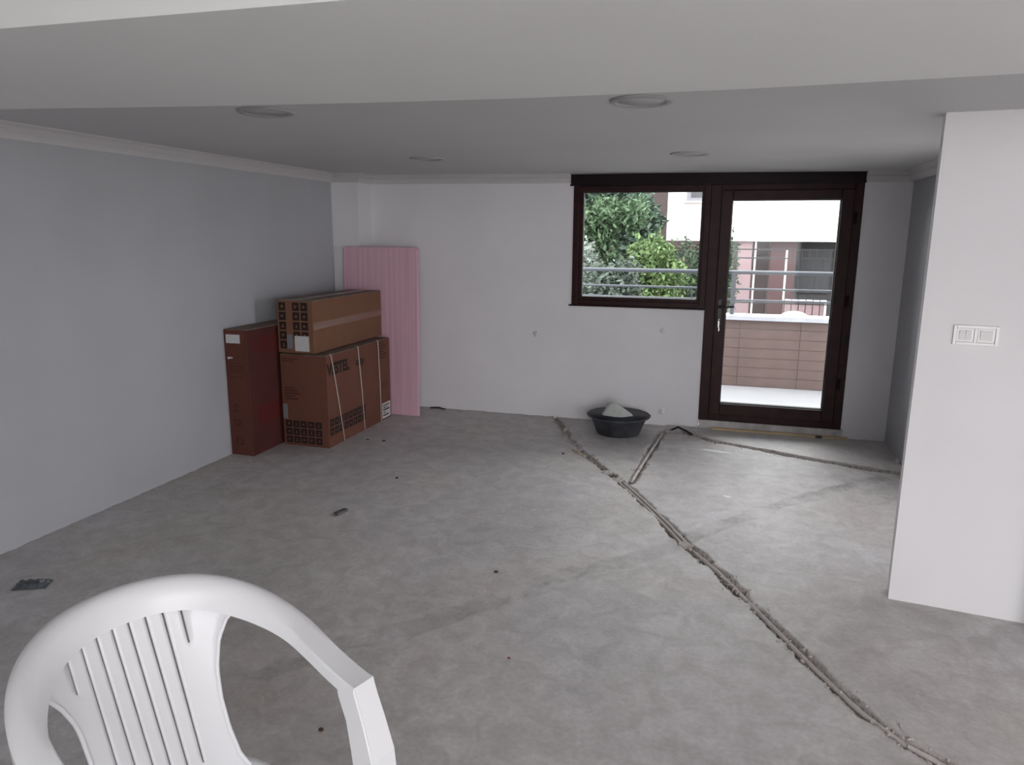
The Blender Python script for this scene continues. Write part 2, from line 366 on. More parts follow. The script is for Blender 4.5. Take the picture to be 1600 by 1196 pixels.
def smooth(e0, e1, v): t = np.clip((v-e0)/(e1-e0), 0, 1); return t*t*(3-2*t)
def groove(poly, hw, depth, rough, rim=.03):
    global z
    d, arc, side = polydist(P, poly)
    wv = hw(arc) if callable(hw) else hw
    e = d+n1*.030*rough+n2*.020*rough
    m = 1-smooth(wv*.72, wv*1.02, e)
    bottom = -depth*(1+.5*n1)+n2*.012+n3*.006
    z = z*(1-m)+bottom*m
    z += np.where(m < .05, (1-smooth(wv, wv+rim*.8, e))*(n2+.15)*.006, 0)
    wear[:, 0] = np.maximum(wear[:, 0], (1-smooth(wv*.9, wv*1.15+rim*.3, e-n2*.02))*.95)
    return d, arc, side
d, arc, side = polydist(P, DR)
strip = ((side > 0) & (y > 5.3) & (x > -.45)).astype(float)*smooth(-.02, .03, d)
z += strip*.010; wear[:, 2] = np.maximum(wear[:, 2], strip*(x > -.2)*smooth(.03, .12, d)*.22)
groove(MAIN, lambda a: .024+.006*np.sin(a*5.1)+np.where(a < 1.6, -.006, .006), .026, 1.0)
groove(BR, .026, .022, .9)
groove(DR, lambda a: np.where(a < .35, .018, .020+.006*np.sin(a*9)), .020, .8)
d, arc, side = polydist(P, SEAM)
e = d+n1*.05+n2*.02; m = 1-smooth(.045, .07, e)
z += m*(n2*.005-.002); wear[:, 1] = np.maximum(wear[:, 1], m*np.where(arc < 2.3, .95, .60)*np.clip(.65+n1*1.6, 0, 1))
# rough unpainted margin along the walls
dw = np.minimum(np.minimum(YB-y, x-XL), 9)
e = dw+n1*.05+n2*.03; m = 1-smooth(.02, .07, e); wear[:, 0] = np.maximum(wear[:, 0], m*.35); z += m*n2*.006
nx, ny = len(xs), len(ys)
idx = np.arange(nx*ny).reshape(ny, nx)
F = np.stack([idx[:-1, :-1], idx[:-1, 1:], idx[1:, 1:], idx[1:, :-1]], -1).reshape(-1, 4)
me = bpy.data.meshes.new('floor'); V = np.stack([x, y, z], 1)
me.vertices.add(len(V)); me.vertices.foreach_set('co', V.ravel()); me.loops.add(F.size); me.loops.foreach_set('vertex_index', F.ravel())
me.polygons.add(len(F)); me.polygons.foreach_set('loop_start', np.arange(0, F.size, 4)); me.polygons.foreach_set('loop_total', np.full(len(F), 4))
me.update(); at = me.color_attributes.new('wear', 'FLOAT_COLOR', 'POINT'); at.data.foreach_set('color', wear.astype(np.float32).ravel())
me.polygons.foreach_set('use_smooth', np.ones(len(F), bool))
tag(link('floor', me, FLOOR), **S)

def along(poly, s0, s1, n, off=0, z=0, wob=0, seed=1):
    pts = [Vector((*p, 0)) for p in poly]; L = [0]
    for a, b in zip(pts[:-1], pts[1:]): L.append(L[-1]+(b-a).length)
    r = random.Random(seed); o = []
    for i in range(n):
        s = s0+(s1-s0)*i/(n-1); k = max(j for j in range(len(L)-1) if L[j] <= s+1e-9); t = (s-L[k])/(L[k+1]-L[k])
        p = pts[k].lerp(pts[k+1], t); d = (pts[k+1]-pts[k]).normalized(); nn = Vector((-d.y, d.x, 0))
        o.append(p+nn*(off+r.uniform(-wob, wob))+Vector((0, 0, z+r.uniform(-wob, wob))))
    return o
GR = 'grey conduits laid in the floor grooves'
tag(tube('conduit', along(MAIN, 1.83, 2.86, 16, .013, -.004, .0012), .0100, CONDUIT), 'upper of the twin grey conduits in the groove before the filled crack', 'conduit', GR)
tag(tube('conduit', along(MAIN, 1.83, 2.86, 16, -.013, -.006, .0012, 2), .0100, CONDUIT), 'lower of the twin grey conduits in the groove before the filled crack', 'conduit', GR)
tag(tube('conduit', along(MAIN, 2.95, 5.3, 30, -.003, -.008, .0009, 3), .0108, CONDUIT), 'long dusty conduit in the groove running to the near right', 'conduit', GR)
tag(tube('conduit', along(BR, .05, 1.38, 16, 0, -.003, .0015, 4), .0115, CONDUIT), 'short conduit in the branch groove from beside the door', 'conduit', GR)
# mortar dabs holding the conduits
def lump(name, c, r, h, m, seed, label, cat, group=None, n=16, flat=.5):
    rr = random.Random(seed); pts = []
    for i in range(n):
        a = rr.uniform(0, 2*PI); q = rr.uniform(.55, 1); pts.append((c[0]+math.cos(a)*r[0]*q, c[1]+math.sin(a)*r[1]*q, c[2]+rr.uniform(0, h)*(1.1-q*flat)))
    for i in range(8): a = i*PI/4; pts.append((c[0]+math.cos(a)*r[0]*rr.uniform(.8, 1), c[1]+math.sin(a)*r[1]*rr.uniform(.8, 1), c[2]-.004))
    o = hull(name, pts, m, sub=1, jitter=min(r)*.05, seed=seed); return tag(o, label, cat, group)
MORT = mat('mortar', (.42, .395, .37), .95, noise=.2, nscale=40, bump=.6, bscale=60)
lump('mortar_patch', (-.635, 4.77, -.012), (.05, .07), .022, MORT, 3, 'pale mortar patch where the branch groove meets the long groove', 'mortar')
lump('mortar_patch', (-.135, 3.83, -.012), (.055, .055), .026, MORT, 4, 'pale mortar patch where the filled crack crosses the long groove', 'mortar')
# rubble: crumbs as stuff, larger pieces singly
bm = bmesh.new(); rr = random.Random(11)
def crumb(c, s):
    b2 = bmesh.ops.create_icosphere(bm, subdivisions=1, radius=s)
    q = Matrix.Rotation(rr.uniform(0, 6), 3, Vector((rr.random(), rr.random(), rr.random())).normalized()); sc = Vector((rr.uniform(.7, 1.4), rr.uniform(.6, 1.1), rr.uniform(.4, .8)))
    for v in b2['verts']: v.co = (q @ Vector((v.co.x*sc.x, v.co.y*sc.y, v.co.z*sc.z)))*rr.uniform(.85, 1.15)+Vector(c)
for poly, s0, s1, n, sd in ((MAIN, .15, 1.8, 260, .0085), (MAIN, 2.9, 5.4, 420, .0075), (BR, .1, 1.3, 90, .007), (DR, .1, 1.7, 120, .007)):
    for i in range(n):
        p = along(poly, (s := rr.uniform(s0, s1)), s+.001, 2)[0]; d_ = rr.gauss(0, .028); q = rr.uniform(0, 2*PI)
        crumb((p.x+math.cos(q)*d_, p.y+math.sin(q)*d_, (-.014 if abs(d_) < .03 else .002)+rr.uniform(0, .004)), sd*rr.uniform(.35, 1.3))
tag(fin('rubble', bm, RUB), 'broken concrete crumbs lying in and beside the floor grooves', 'rubble', kind='stuff')
G2 = 'loose pieces along the floor grooves'
for i, (cx, cy_, a, b, h, lab) in enumerate([
        (-.735, 4.915, .065, .035, .022, 'flat pale concrete chip lying across the groove near the basin'),
        (-1.27, 5.95, .030, .030, .03, 'dark stone lump in the groove left of the basin'),
        (-1.10, 5.55, .030, .022, .018, 'grey stone in the groove, second from the far wall'),
        (-1.03, 5.42, .028, .018, .016, 'grey stone in the groove, third from the far wall')]):
    lump('concrete_chip', (cx, cy_, -.004), (a, b), h, CONC2 if i == 0 else RUB, 20+i, lab, 'stone', G2, 12)
tag(tube('wire_scrap', [(-1.08, 5.36, .006), (-1.02, 5.30, .010), (-.97, 5.25, .005)], .005, mat('tan_wire', (.55, .42, .26), .6)), 'short tan wire scrap beside the groove near the basin', 'wire')
tag(tube('cable_end', [(-.40, 6.17, .004), (-.33, 6.20, .035), (-.26, 6.15, .02), (-.21, 6.10, .006)], .010, BLACKM), 'dark bent cable end by the left corner of the door', 'cable')
tag(tube('cable_scrap', [(-2.68, 6.31, .006), (-2.60, 6.325, .012), (-2.52, 6.30, .006)], .006, BLACKM), 'thin dark cable scrap on the floor right of the pink board', 'cable')

# ------------------------------------------------------------------ window and door
def frame_boxes(x0, x1, z0, z1, wl, wr_, wb, wt, y0, y1):
    return [(x0, x0+wl, y0, y1, z0, z1), (x1-wr_, x1, y0, y1, z0, z1), (x0+wl, x1-wr_, y0, y1, z0, z0+wb), (x0+wl, x1-wr_, y0, y1, z1-wt, z1)]
win = empty('window_1', (-.75, YB, 1.047), kind='structure')
def W(o, root=win): o.matrix_parent_inverse = Matrix.Translation(-Vector(root.location)); return o
W(boxes('window_frame', frame_boxes(-1.322, -.173, 1.047, 2.064, .05, .05, .045, .045, YB-.012, YB+.06), BROWN, win, .004))
W(boxes('glazing_bead', frame_boxes(-1.274, -.221, 1.090, 2.021, .038, .024, .030, .012, YB+.004, YB+.05), BROWN, win, .004))
W(boxes('gasket', frame_boxes(-1.240, -.241, 1.116, 2.013, .006, .006, .006, .006, YB+.012, YB+.045), GASKET, win))
W(box('glass_pane', -1.236, -.245, YB+.024, YB+.030, 1.120, 2.009, GLASS, win))
W(box('window_sill', -1.345, -.165, YB-.022, YB, 1.034, 1.0465, BROWN, win, .002))
door = empty('door_1', (.4, YB, 0), kind='structure')
D = lambda o: W(o, door)
D(boxes('door_frame', frame_boxes(-.1725, .9745, .083, 2.065, .084, .066, .060, .048, YB-.012, YB+.07), BROWN, door, .004))
lf = D(boxes('door_leaf', frame_boxes(-.090, .910, .140, 2.018, .088, .092, .098, .078, YB-.026, YB+.045), BROWN, door, .006))
D(boxes('gasket', frame_boxes(-.004, .820, .236, 1.942, .009, .009, .009, .009, YB-.004, YB+.04), GASKET, door))
D(box('glass_pane', .003, .813, YB+.010, YB+.018, .243, 1.935, GLASS, door))
hd = D(box('handle', -.068, -.034, YB-.040, YB-.027, .915, 1.135, BLACK, door, .004))
hl = D(tube('lever', [(-.051, YB-.035, 1.07), (-.051, YB-.075, 1.07), (-.040, YB-.082, 1.070), (.0, YB-.084, 1.074), (.062, YB-.080, 1.078)], [.010, .010, .011, .010, .009], BLACK, door)); 
ks = D(lathe('lock_cylinder', [(.009, 0), (.009, .012), (.0, .012)], STEEL, door, 20, (-.051, YB-.041, .965), T=Matrix.Rotation(PI/2, 4, 'X')))
D(boxes('key', [(-.053, -.049, YB-.078, YB-.053, .955, .975), (-.057, -.045, YB-.075, YB-.071, .900, .955), (-.052, -.042, YB-.074, YB-.070, .868, .902)], STEEL, door, .001))
for i, zz in enumerate((.42, 1.1, 1.75)):
    D(lathe('hinge', [(.0, 0), (.010, 0), (.010, .09), (0, .09)], BROWN, door, 14, (.926, YB-.030, zz)))
# dark header cover over both, proud of the wall and just under the ceiling
hb = boxes('trim_5', [(-1.345, .976, YB-.030, YB, 2.068, 2.160), (-1.352, .980, YB-.034, YB-.02, 2.064, 2.078)], BROWN2, bevel=.002, kind='structure')
# threshold, foam joint
tag(box('trim_6', -.166, .990, YB-.020, YB+.25, -.01, .082, MARBLE, bevel=.003), **S)
tag(box('foam_strip', -.06, 1.03, YB-.055, YB-.021, .006, .028, FOAMY, bevel=.006), 'long yellowish foam strip on the floor along the door threshold', 'foam strip')
tag(box('foam_chip', .78, .83, YB-.075, YB-.056, .008, .03, DARKF, bevel=.003), 'small dark chip against the foam strip under the door', 'chip')

# ------------------------------------------------------------------ wall fittings
def wallplug(x, z, label):
    t = empty('pipe_plug', (x, YB, z), label=label, cat='pipe plug')
    T = Matrix.Rotation(PI/2, 4, 'X')
    lathe('collar', [(.030, -.001), (.030, .004), (.020, .008), (.0, .008)], WALL, t, 24, T=T)
    lathe('cap', [(.012, .008), (.012, .024), (.009, .028), (0, .028)], SWITCH, t, 20, T=T)
wallplug(-.51, .844, 'white pipe plug on the wall below the window, the upper one')
wallplug(-.487, .127, 'white pipe plug low on the wall right of the basin')
t = empty('wall_socket', (-1.649, YB, .771), label='small unfinished socket on the back wall left of the window', cat='socket')
T = Matrix.Rotation(PI/2, 4, 'X')
lathe('back_box', [(.026, -.001), (.026, .003), (.022, .005), (.0, .005)], mat('socket_white', (.76, .74, .72), .6), t, 24, T=T)
boxes('terminal', [(-.012, -.004, -.009, -.004, -.004, .004), (.004, .012, -.009, -.004, .006, .012), (-.004, .003, -.009, -.004, -.026, -.019)], DARKF, t)
# double switch on the pier
R = Matrix(((pdv.x, -pn.x, 0, 0), (pdv.y, -pn.y, 0, 0), (0, 0, 1, 0), (0, 0, 0, 1)))   # x along wall, y out of wall... (towards camera)
sw = empty('light_switch', PP(.205, 0, 1.248), label='white two gang light switch plate on the white wall at right', cat='switch')
sw.rotation_euler = (0, 0, math.atan2(pdv.y, pdv.x))
bm = bmesh.new()
for b in frame_boxes(-.0825, .0825, -.042, .042, .013, .013, .013, .013, -.010, 0): bm_box(bm, *b, .002)
bm_box(bm, -.006, .006, -.009, -.0005, -.03, .03, .001)
fin('switch_frame', bm, SWITCH, sw)
for cx, nb in ((-.038, 2), (.038, 1)):
    box('backing_plate', cx-.031, cx+.031, -.006, -.0006, -.0285, .0285, SWITCH, sw, .001)
    for k in range(nb):
        wdt = .046/nb; xa = cx-.023+k*wdt; vv = [(xa+.001, -.007, -.021), (xa+wdt-.001, -.007, -.021), (xa+wdt-.001, -.015, .021), (xa+.001, -.015, .021),
                                                (xa+.001, -.004, -.021), (xa+wdt-.001, -.004, -.021), (xa+wdt-.001, -.004, .021), (xa+.001, -.004, .021)]
        pydata('rocker', vv, [(0, 1, 2, 3), (0, 4, 5, 1), (1, 5, 6, 2), (2, 6, 7, 3), (3, 7, 4, 0)], SWITCH, sw)
# recessed round ceiling lamps, switched off
for x_, y_, lab in ((-.36, 2.96, 'round recessed ceiling lamp close behind the ceiling beam, right of centre'), (-1.985, 2.90, 'round recessed ceiling lamp close behind the ceiling beam, at left'),
                    (-.28, 4.87, 'round recessed ceiling lamp in front of the door header'), (-2.08, 4.91, 'round recessed ceiling lamp over the far left corner area')):
    t = empty('ceiling_lamp', (x_, y_, ceil_z(x_)), label=lab, cat='ceiling lamp', group='recessed ceiling lamps')
    lathe('trim_ring', [(.122, .003), (.122, -.006), (.114, -.011), (.098, -.009), (.094, -.002), (.094, .003)], LAMPR, t, 48)
    lathe('diffuser', [(0, -.003), (.094, -.003), (.094, .003), (0, .003)], LAMPG, t, 40)

# ------------------------------------------------------------------ cartons
def carton(name, x0, x1, y0, y1, z0, z1, mf, ms, label):
    t = empty(name, ((x0+x1)/2, y0, z0), label=label, cat='box'); lx, ly, lz = (x1-x0)/2, y1-y0, z1-z0
    bm = bmesh.new(); bm_box(bm, -lx, lx, 0, ly, 0, lz-.004, .004)
    o = fin('carton_body', bm, mf, t); o.data.materials.append(ms)
    for p in o.data.polygons:
        if p.normal.x > .7: p.material_index = 1
    for s in (-1, 1): box('top_flap', min(s*.002, s*lx*.998), max(s*.002, s*lx*.998), .003, ly-.003, lz-.005, lz, CTOP, t, .001)
    return t, lx, ly, lz
def icons(name, cells, M_, parent, seed, ink=INK, paper=CARD):
    """flat printed squares with knocked-out pictograms: M_ maps (u, v) of the carton face to 3D"""
    rr = random.Random(seed)
    for (u0, u1, v0, v1) in cells:
        bmA = bmesh.new(); bmB = bmesh.new()
        bm_box(bmA, u0, u1, -.0006, 0, v0, v1); w_ = u1-u0; h_ = v1-v0; k = rr.randint(0, 5); cu, cv = (u0+u1)/2, (v0+v1)/2
        e = (-.0011, -.0006)
        if k == 0: L = [(cu-w_*.1, cu+w_*.1, v0+h_*.2, v1-h_*.2), (cu-w_*.28, cu+w_*.28, v0+h_*.15, v0+h_*.27)]
        elif k == 1: L = [(cu-w_*.28, cu+w_*.28, v0+h_*.3, v0+h_*.42), (cu-w_*.2, cu+w_*.2, v0+h_*.42, v0+h_*.7)]
        elif k == 2: L = [(cu-w_*.3, cu+w_*.05, cv-h_*.2, cv+h_*.2), (cu+w_*.05, cu+w_*.28, cv-h_*.06, cv+h_*.06)]
        elif k == 3: L = [(cu-w_*.2, cu+w_*.2, cv-h_*.25, cv+h_*.25)]
        elif k == 4: L = [(cu-w_*.3, cu-w_*.05, v0+h_*.2, v1-h_*.2), (cu-w_*.05, cu+w_*.3, v0+h_*.45, v1-h_*.35)]
        else: L = [(cu-w_*.3, cu+w_*.3, cv-h_*.3, cv-h_*.1), (cu-w_*.12, cu+w_*.12, cv-h_*.1, cv+h_*.3)]
        for a in L: bm_box(bmB, cu+(a[0]-cu)*.72, cu+(a[1]-cu)*.72, e[0], e[1], cv+(a[2]-cv)*.72, cv+(a[3]-cv)*.72)
        for b in (bmA, bmB): bmesh.ops.transform(b, matrix=M_, verts=b.verts)
        o = fin(name, bmA, ink, parent); fin('pictogram', bmB, paper, o)
def FM(lx): return Matrix.Translation((-lx, 0, 0))                       # front face (u = x from left corner, v = z)
def SM(lx): return Matrix.Translation((lx, 0, 0)) @ Matrix.Rotation(PI/2, 4, 'Z')   # right side face (u = y)
def lines(name, L, M_, m, parent, d=.0007):
    bm = bmesh.new()
    for u0, u1, v0, v1 in L: bm_box(bm, u0, u1, -d, 0, v0, v1)
    bmesh.ops.transform(bm, matrix=M_, verts=bm.verts); o = fin(name, bm, m, parent)
    if len(L) > 1: o['kind'] = 'stuff'
    return o
TXF = Matrix.Rotation(PI/2, 4, 'X')
# tall narrow carton against the left wall
t, lx, ly, lz = carton('tall_carton', -3.528, -3.336, 4.472, 5.62, 0, .957, CARDR, CARDRS, 'tall narrow reddish cardboard box standing against the left wall')
lines('paper_label', [(.015, .135, .855, .92)], FM(lx), LABEL, t)
lines('printed_text', [(.03, .15, .64+i*.018, .649+i*.018) for i in range(3)]+[(.03, .12, .70, .708), (.03, .15, .60, .606)], FM(lx), INKB, t)
lines('arrow_mark', [(.02, .062, .742, .752), (.02, .04, .736, .742)], FM(lx), LABEL, t)
icons('printed_symbol', [(.04, .085, .33, .40), (.04, .10, .23, .285), (.04, .115, .08, .145)], FM(lx), t, 5, INKB, CARDR)
lines('fold_line', [(.176, .179, .01, .94)], FM(lx), INKB, t)
text('lettering', 'VESTEL', .165, SM(lx) @ Matrix.Translation((.05, -.001, .77)) @ TXF, REDINK, t, sx_=1.25)
lines('printed_panel', [(.08, .55, .22, .37)], SM(lx), REDINK, t)
# big square carton with straps
t, lx, ly, lz = carton('square_carton', -3.305, -2.902, 4.825, 5.915, 0, .733, CARD, CARD, 'large brown cardboard box with white straps on the floor')
icons('printed_symbol', [(.022+i*.066, .022+i*.066+.056, .022+j*.064, .022+j*.064+.054) for i in range(5) for j in range(3)], FM(lx), t, 7)
icons('printed_symbol', [(.02+i*.074, .02+i*.074+.062, .095-i*.0005+j*.072, .095+j*.072+.058) for i in range(8) for j in range(2)], SM(lx), t, 8)
lines('printed_text', [(.015, .12, .672, .682), (.015, .15, .69, .70)]+[(.03, .12+.05*((i*7) % 3)/2, .46-i*.022, .472-i*.022) for i in range(5)], FM(lx), INKB, t)
lines('grey_label', [(.002, .045, .215, .335)], FM(lx), LABELG, t)
lines('printed_text', [(.85, .85+.12+.06*((i*5) % 3)/2, .70-i*.026, .713-i*.026) for i in range(6)]+[(.93, 1.03, .30+i*.02, .307+i*.02) for i in range(3)], SM(lx), INKB, t)
text('lettering', 'VESTEL', .125, SM(lx) @ Matrix.Translation((.012, -.001, .575)) @ TXF, INK, t, sx_=.86)
text('small_lettering', 'city', .080, SM(lx) @ Matrix.Translation((.46, -.001, .583)) @ TXF, INK, t, sx_=1.25)
wl = lines('paper_label', [(.915, 1.075, .015, .155)], SM(lx), LABEL, t)
lines('label_text', [(.93, 1.05, .128, .138), (.93, 1.02, .108, .116), (.93, 1.055, .085, .098), (.93, .99, .062, .070), (.93, 1.04, .036, .048)], SM(lx) @ Matrix.Translation((0, -.0007, 0)), INK, wl)
for (a, za, b, zb) in ((.072, .72, .231, .0), (.502, .738, .577, 0), (.862, .738, .885, 0)):
    pts = [(lx-.012, a-.001, lz+.0015), (lx-.001, a, lz+.0015), (lx+.0035, a, lz-.006), (lx+.0045, (a+b)/2+.004, lz/2), (lx+.0035, b, .004)]
    tube('strap', pts, .0042, STRAP, t, 6)
# carton lying on top
t, lx, ly, lz = carton('long_carton', -3.317, -3.004, 4.835, 5.975, .741, 1.150, CARDL, CARDL, 'long brown cardboard box with taped side lying on the strapped box')
wf, hf = 2*lx, lz
cells = []
rows = [(.80, .955), (.62, .775), (.44, .59), (.26, .41), (.08, .23)]
for j, (v0, v1) in enumerate(rows):
    cells.append((wf*.06, wf*.25, hf*v0, hf*v1))
    if j < 4:
        cells.append((wf*.44, wf*.63, hf*v0, hf*v1)); cells.append((wf*.67, wf*.86, hf*v0, hf*v1))
icons('printed_symbol', cells, FM(lx), t, 9, INK, CARDL)
lb = lines('paper_label', [(wf*.47, wf*.87, hf*.04, hf*.33)], FM(lx) @ Matrix.Translation((0, -.0012, 0)), LABEL, t)
lines('grey_label', [(wf*.25, wf*.41, hf*.08, hf*.35)], FM(lx), LABELG, t)
lines('packing_tape', [(0, ly, lz*.45, lz*.585)], SM(lx), TAPE, t)
lines('packing_tape', [(.0, ly, -.035, .035)], Matrix.Translation((0, 0, lz)) @ Matrix.Rotation(PI/2, 4, 'Z') @ Matrix.Rotation(-PI/2, 4, 'X'), TAPE, t)

# ------------------------------------------------------------------ pink foam board
bm = bmesh.new()
w_, h_, r_ = .735, 1.535, .03; pts = []
for cx, cz_, a0 in ((w_-r_, h_-r_, 0), (r_, h_-r_, PI/2)):
    for i in range(5): a = a0+i*PI/8; pts.append((cx+r_*math.cos(a), cz_+r_*math.sin(a)))
pts = pts+[(0, 0), (w_, 0)]
vs = [bm.verts.new((p[0], 0, p[1])) for p in pts]; f = bm.faces.new(vs); r = bmesh.ops.extrude_face_region(bm, geom=[f])
for v in r['geom']:
    if isinstance(v, bmesh.types.BMVert): v.co.y += .05
bmesh.ops.bevel(bm, geom=[e for e in bm.edges if abs(e.verts[0].co.y-e.verts[1].co.y) < 1e-6], offset=.004, segments=1, affect='EDGES')
o = fin('foam_board', bm, XPS); o.location = (-3.40, 5.985, .0); o.rotation_euler = (math.radians(-1.9), 0, 0)
tag(o, 'upright pink foam insulation board leaning in the far left corner', 'board')

# ------------------------------------------------------------------ basin with plaster chunk
bs = empty('rubber_basin', (-.815, 5.975, .004), label='round black rubber basin on the floor by the back wall', cat='basin')
lathe('basin_shell', [(0, .001), (.170, .001), (.180, .006), (.232, .135), (.262, .150), (.268, .158), (.262, .163), (.246, .158)], BASINO, bs, 56)
lathe('basin_lining', [(.247, .159), (.228, .140), (.172, .014), (.0, .012)], BASINI, bs, 56)
o = hull('plaster_chunk', [(-.06, -.02, .275), (-.10, .01, .25), (-.19, -.06, .08), (-.175, .07, .09), (-.02, .08, .10), (-.05, .07, .20), (.08, -.02, .20), (.135, -.03, .15), (.155, -.03, .06), (.12, -.10, .06),
                           (-.10, -.13, .06), (.0, -.15, .10), (.02, -.02, .22), (.06, -.12, .13), (-.15, -.10, .12), (-.06, -.05, .03), (.05, .05, .03)], ROCK, sub=2, jitter=.0035, seed=2)
o.location = (-.81, 5.985, .0)
tag(o, 'pale grey plaster chunk lying in the black basin', 'plaster chunk')

# ------------------------------------------------------------------ bits on the floor
t = empty('plastic_packet', (-3.075, 2.405, .004), .45, label='crumpled grey plastic packet on the floor at far left', cat='packet')
bm = bmesh.new(); bmesh.ops.create_grid(bm, x_segments=14, y_segments=8, size=.5); rr = random.Random(4)
for v in bm.verts:
    v.co.x *= .15; v.co.y *= .085; v.co.z = .012+rr.uniform(-.006, .006) if abs(v.co.x) < .07 and abs(v.co.y) < .038 else .001
bmesh.ops.solidify(bm, geom=bm.faces[:], thickness=.002); fin('wrapper', bm, GREYP, t)
lathe('bottle_cap', [(0, 0), (.013, 0), (.013, .010), (.010, .012), (0, .012)], LABELG, t, 20, (.045, .0, .012))
tag(box('metal_clip', -.018, .018, -.045, .045, 0, .012, mat('clip_grey', (.10, .09, .09), .6), bevel=.004), 'small dark grey clip on the open floor right of the boxes', 'clip')
bpy.data.objects['metal_clip'].location = (-2.145, 3.66, .004); bpy.data.objects['metal_clip'].rotation_euler = (0, 0, -.25)
def blot(name, c, r, m, label, cat, rz=0, seed=1, group=None, th=.003):
    rr = random.Random(seed); n = 18; vv = []; q = Matrix.Rotation(rz, 3, 'Z')
    for zz in (0, th):
        for i in range(n):
            a = 2*PI*i/n; rr2 = random.Random(seed*100+i); k = rr2.uniform(.55, 1.05)*(1 if zz == 0 else .9)
            vv.append(Vector(c)+q @ Vector((r[0]*math.cos(a)*k, r[1]*math.sin(a)*k, zz)))
    ff = [tuple(range(n-1, -1, -1)), tuple(range(n, 2*n))]+[(i, (i+1) % n, n+(i+1) % n, n+i) for i in range(n)]
    return tag(pydata(name, vv, ff, m), label, cat, group)
blot('paint_splash', (-.01, 5.67, .001), (.16, .04), WPAINT, 'larger white paint splash on the floor before the door', 'paint splash', -.25, 3)
blot('paint_splash', (.085, 4.65, .001), (.035, .022), WPAINT, 'smaller white paint splash on the floor between door and groove', 'paint splash', 0, 4)
for i, (c, s, lab) in enumerate([((-2.735, 5.133), .014, 'left of two dark flakes on the floor before the pink board'), ((-2.593, 5.139), .018, 'right of two dark flakes on the floor before the pink board'),
                                 ((-2.099, 4.338), .013, 'dark flake alone on the mid floor'), ((-1.015, 3.19), .011, 'dark flake on the floor above the filled crack'), ((-1.128, 5.24), .014, 'dark flake on the floor left of the long groove')]):
    blot('dark_flake', (*c, .002), (s, s*.8), DARKF, lab, 'flake', i, 10+i, 'dark flakes on the floor', .006)
blot('brown_crumb', (-1.222, 1.896, .002), (.010, .009), mat('crumb_brown', (.10, .06, .04), .9), 'brown crumb on the floor beside the white chair', 'crumb', 0, 31, None, .008)
blot('red_crumb', (-.738, 2.491, .002), (.008, .004), mat('crumb_red', (.25, .05, .05), .8), 'tiny reddish crumb on the near middle floor', 'crumb', 0, 32, None, .004)
blot('plaster_chip', (1.29, 5.74, .012), (.012, .02), PLASTER, 'pale plaster chip at the foot of the dark cladding', 'chip', 0, 33, None, .03)

# ------------------------------------------------------------------ white plastic armchair
ch = empty('plastic_armchair', (-1.0945, 1.1522, 0), math.radians(-19.45), label='white moulded plastic armchair with slatted back in the foreground', cat='chair')
a_, xb_, x1_, xf_, za_, zb_, p_ = .3228, -.2968, .0753, .2693, .6396, .8182, 1.9537
def rimcurve(n=121):
    out_ = []
    for i in range(n):
        u = i/(n-1)*2-1; s = abs(u)
        if s > .65: k = (s-.65)/.35; xx = x1_+(xf_-x1_)*k; lat = a_
        else: tt = s/.65*PI/2; xx = x1_-(x1_-xb_)*max(0, math.cos(tt))**(2/p_); lat = a_*math.sin(tt)**(2/p_)
        k = min(max((xf_-xx)/(xf_-xb_), 0), 1); zz = za_+(zb_-za_)*(.75*k*k*(3-2*k)+.25*k*(2-k)); out_.append(Vector((xx, lat*(1 if u < 0 else -1), zz)))
    return out_
rc = rimcurve()
PB = [(0, -.040), (.002, -.012), (-.006, -.003), (-.020, 0), (-.036, -.006), (-.048, -.020), (-.056, -.040), (-.062, -.074), (-.058, -.075), (-.046, -.034), (-.030, -.010), (-.018, -.005), (-.008, -.008), (-.003, -.040)]
PA = [(0, -.040), (0, -.004), (-.004, 0), (-.020, 0), (-.045, 0), (-.060, 0), (-.064, -.004), (-.064, -.034), (-.060, -.034), (-.060, -.006), (-.045, -.0045), (-.020, -.0045), (-.004, -.006), (-.004, -.040)]
vv = []; ff = []; K = len(PB)
for i, p in enumerate(rc):
    d = rc[min(i+1, len(rc)-1)]-rc[max(i-1, 0)]; d.z = 0; d.normalize(); n = Vector((d.y, -d.x, 0))
    n = n if n.dot(Vector((p.x-.1, p.y, 0))) > 0 else -n
    k = min(max((p.x+.16)/.30, 0), 1); k = k*k*(3-2*k)
    for (b0, b1), (c0, c1) in zip(PB, PA): vv.append(p+n*(b0*(1-k)+c0*k)+Vector((0, 0, b1*(1-k)+c1*k)))
for i in range(len(rc)-1):
    for j in range(K): ff.append((i*K+j, i*K+(j+1) % K, (i+1)*K+(j+1) % K, (i+1)*K+j))
ff += [tuple(range(K)), tuple((len(rc)-1)*K+j for j in range(K-1, -1, -1))]
me = bpy.data.meshes.new('arm_rail'); me.from_pydata([tuple(q) for q in vv], [], ff); bm = bmesh.new(); bm.from_mesh(me); bpy.data.meshes.remove(me)
o = fin('arm_rail', bm, WHITEP, ch, True); o.data.set_sharp_from_angle(angle=.75)
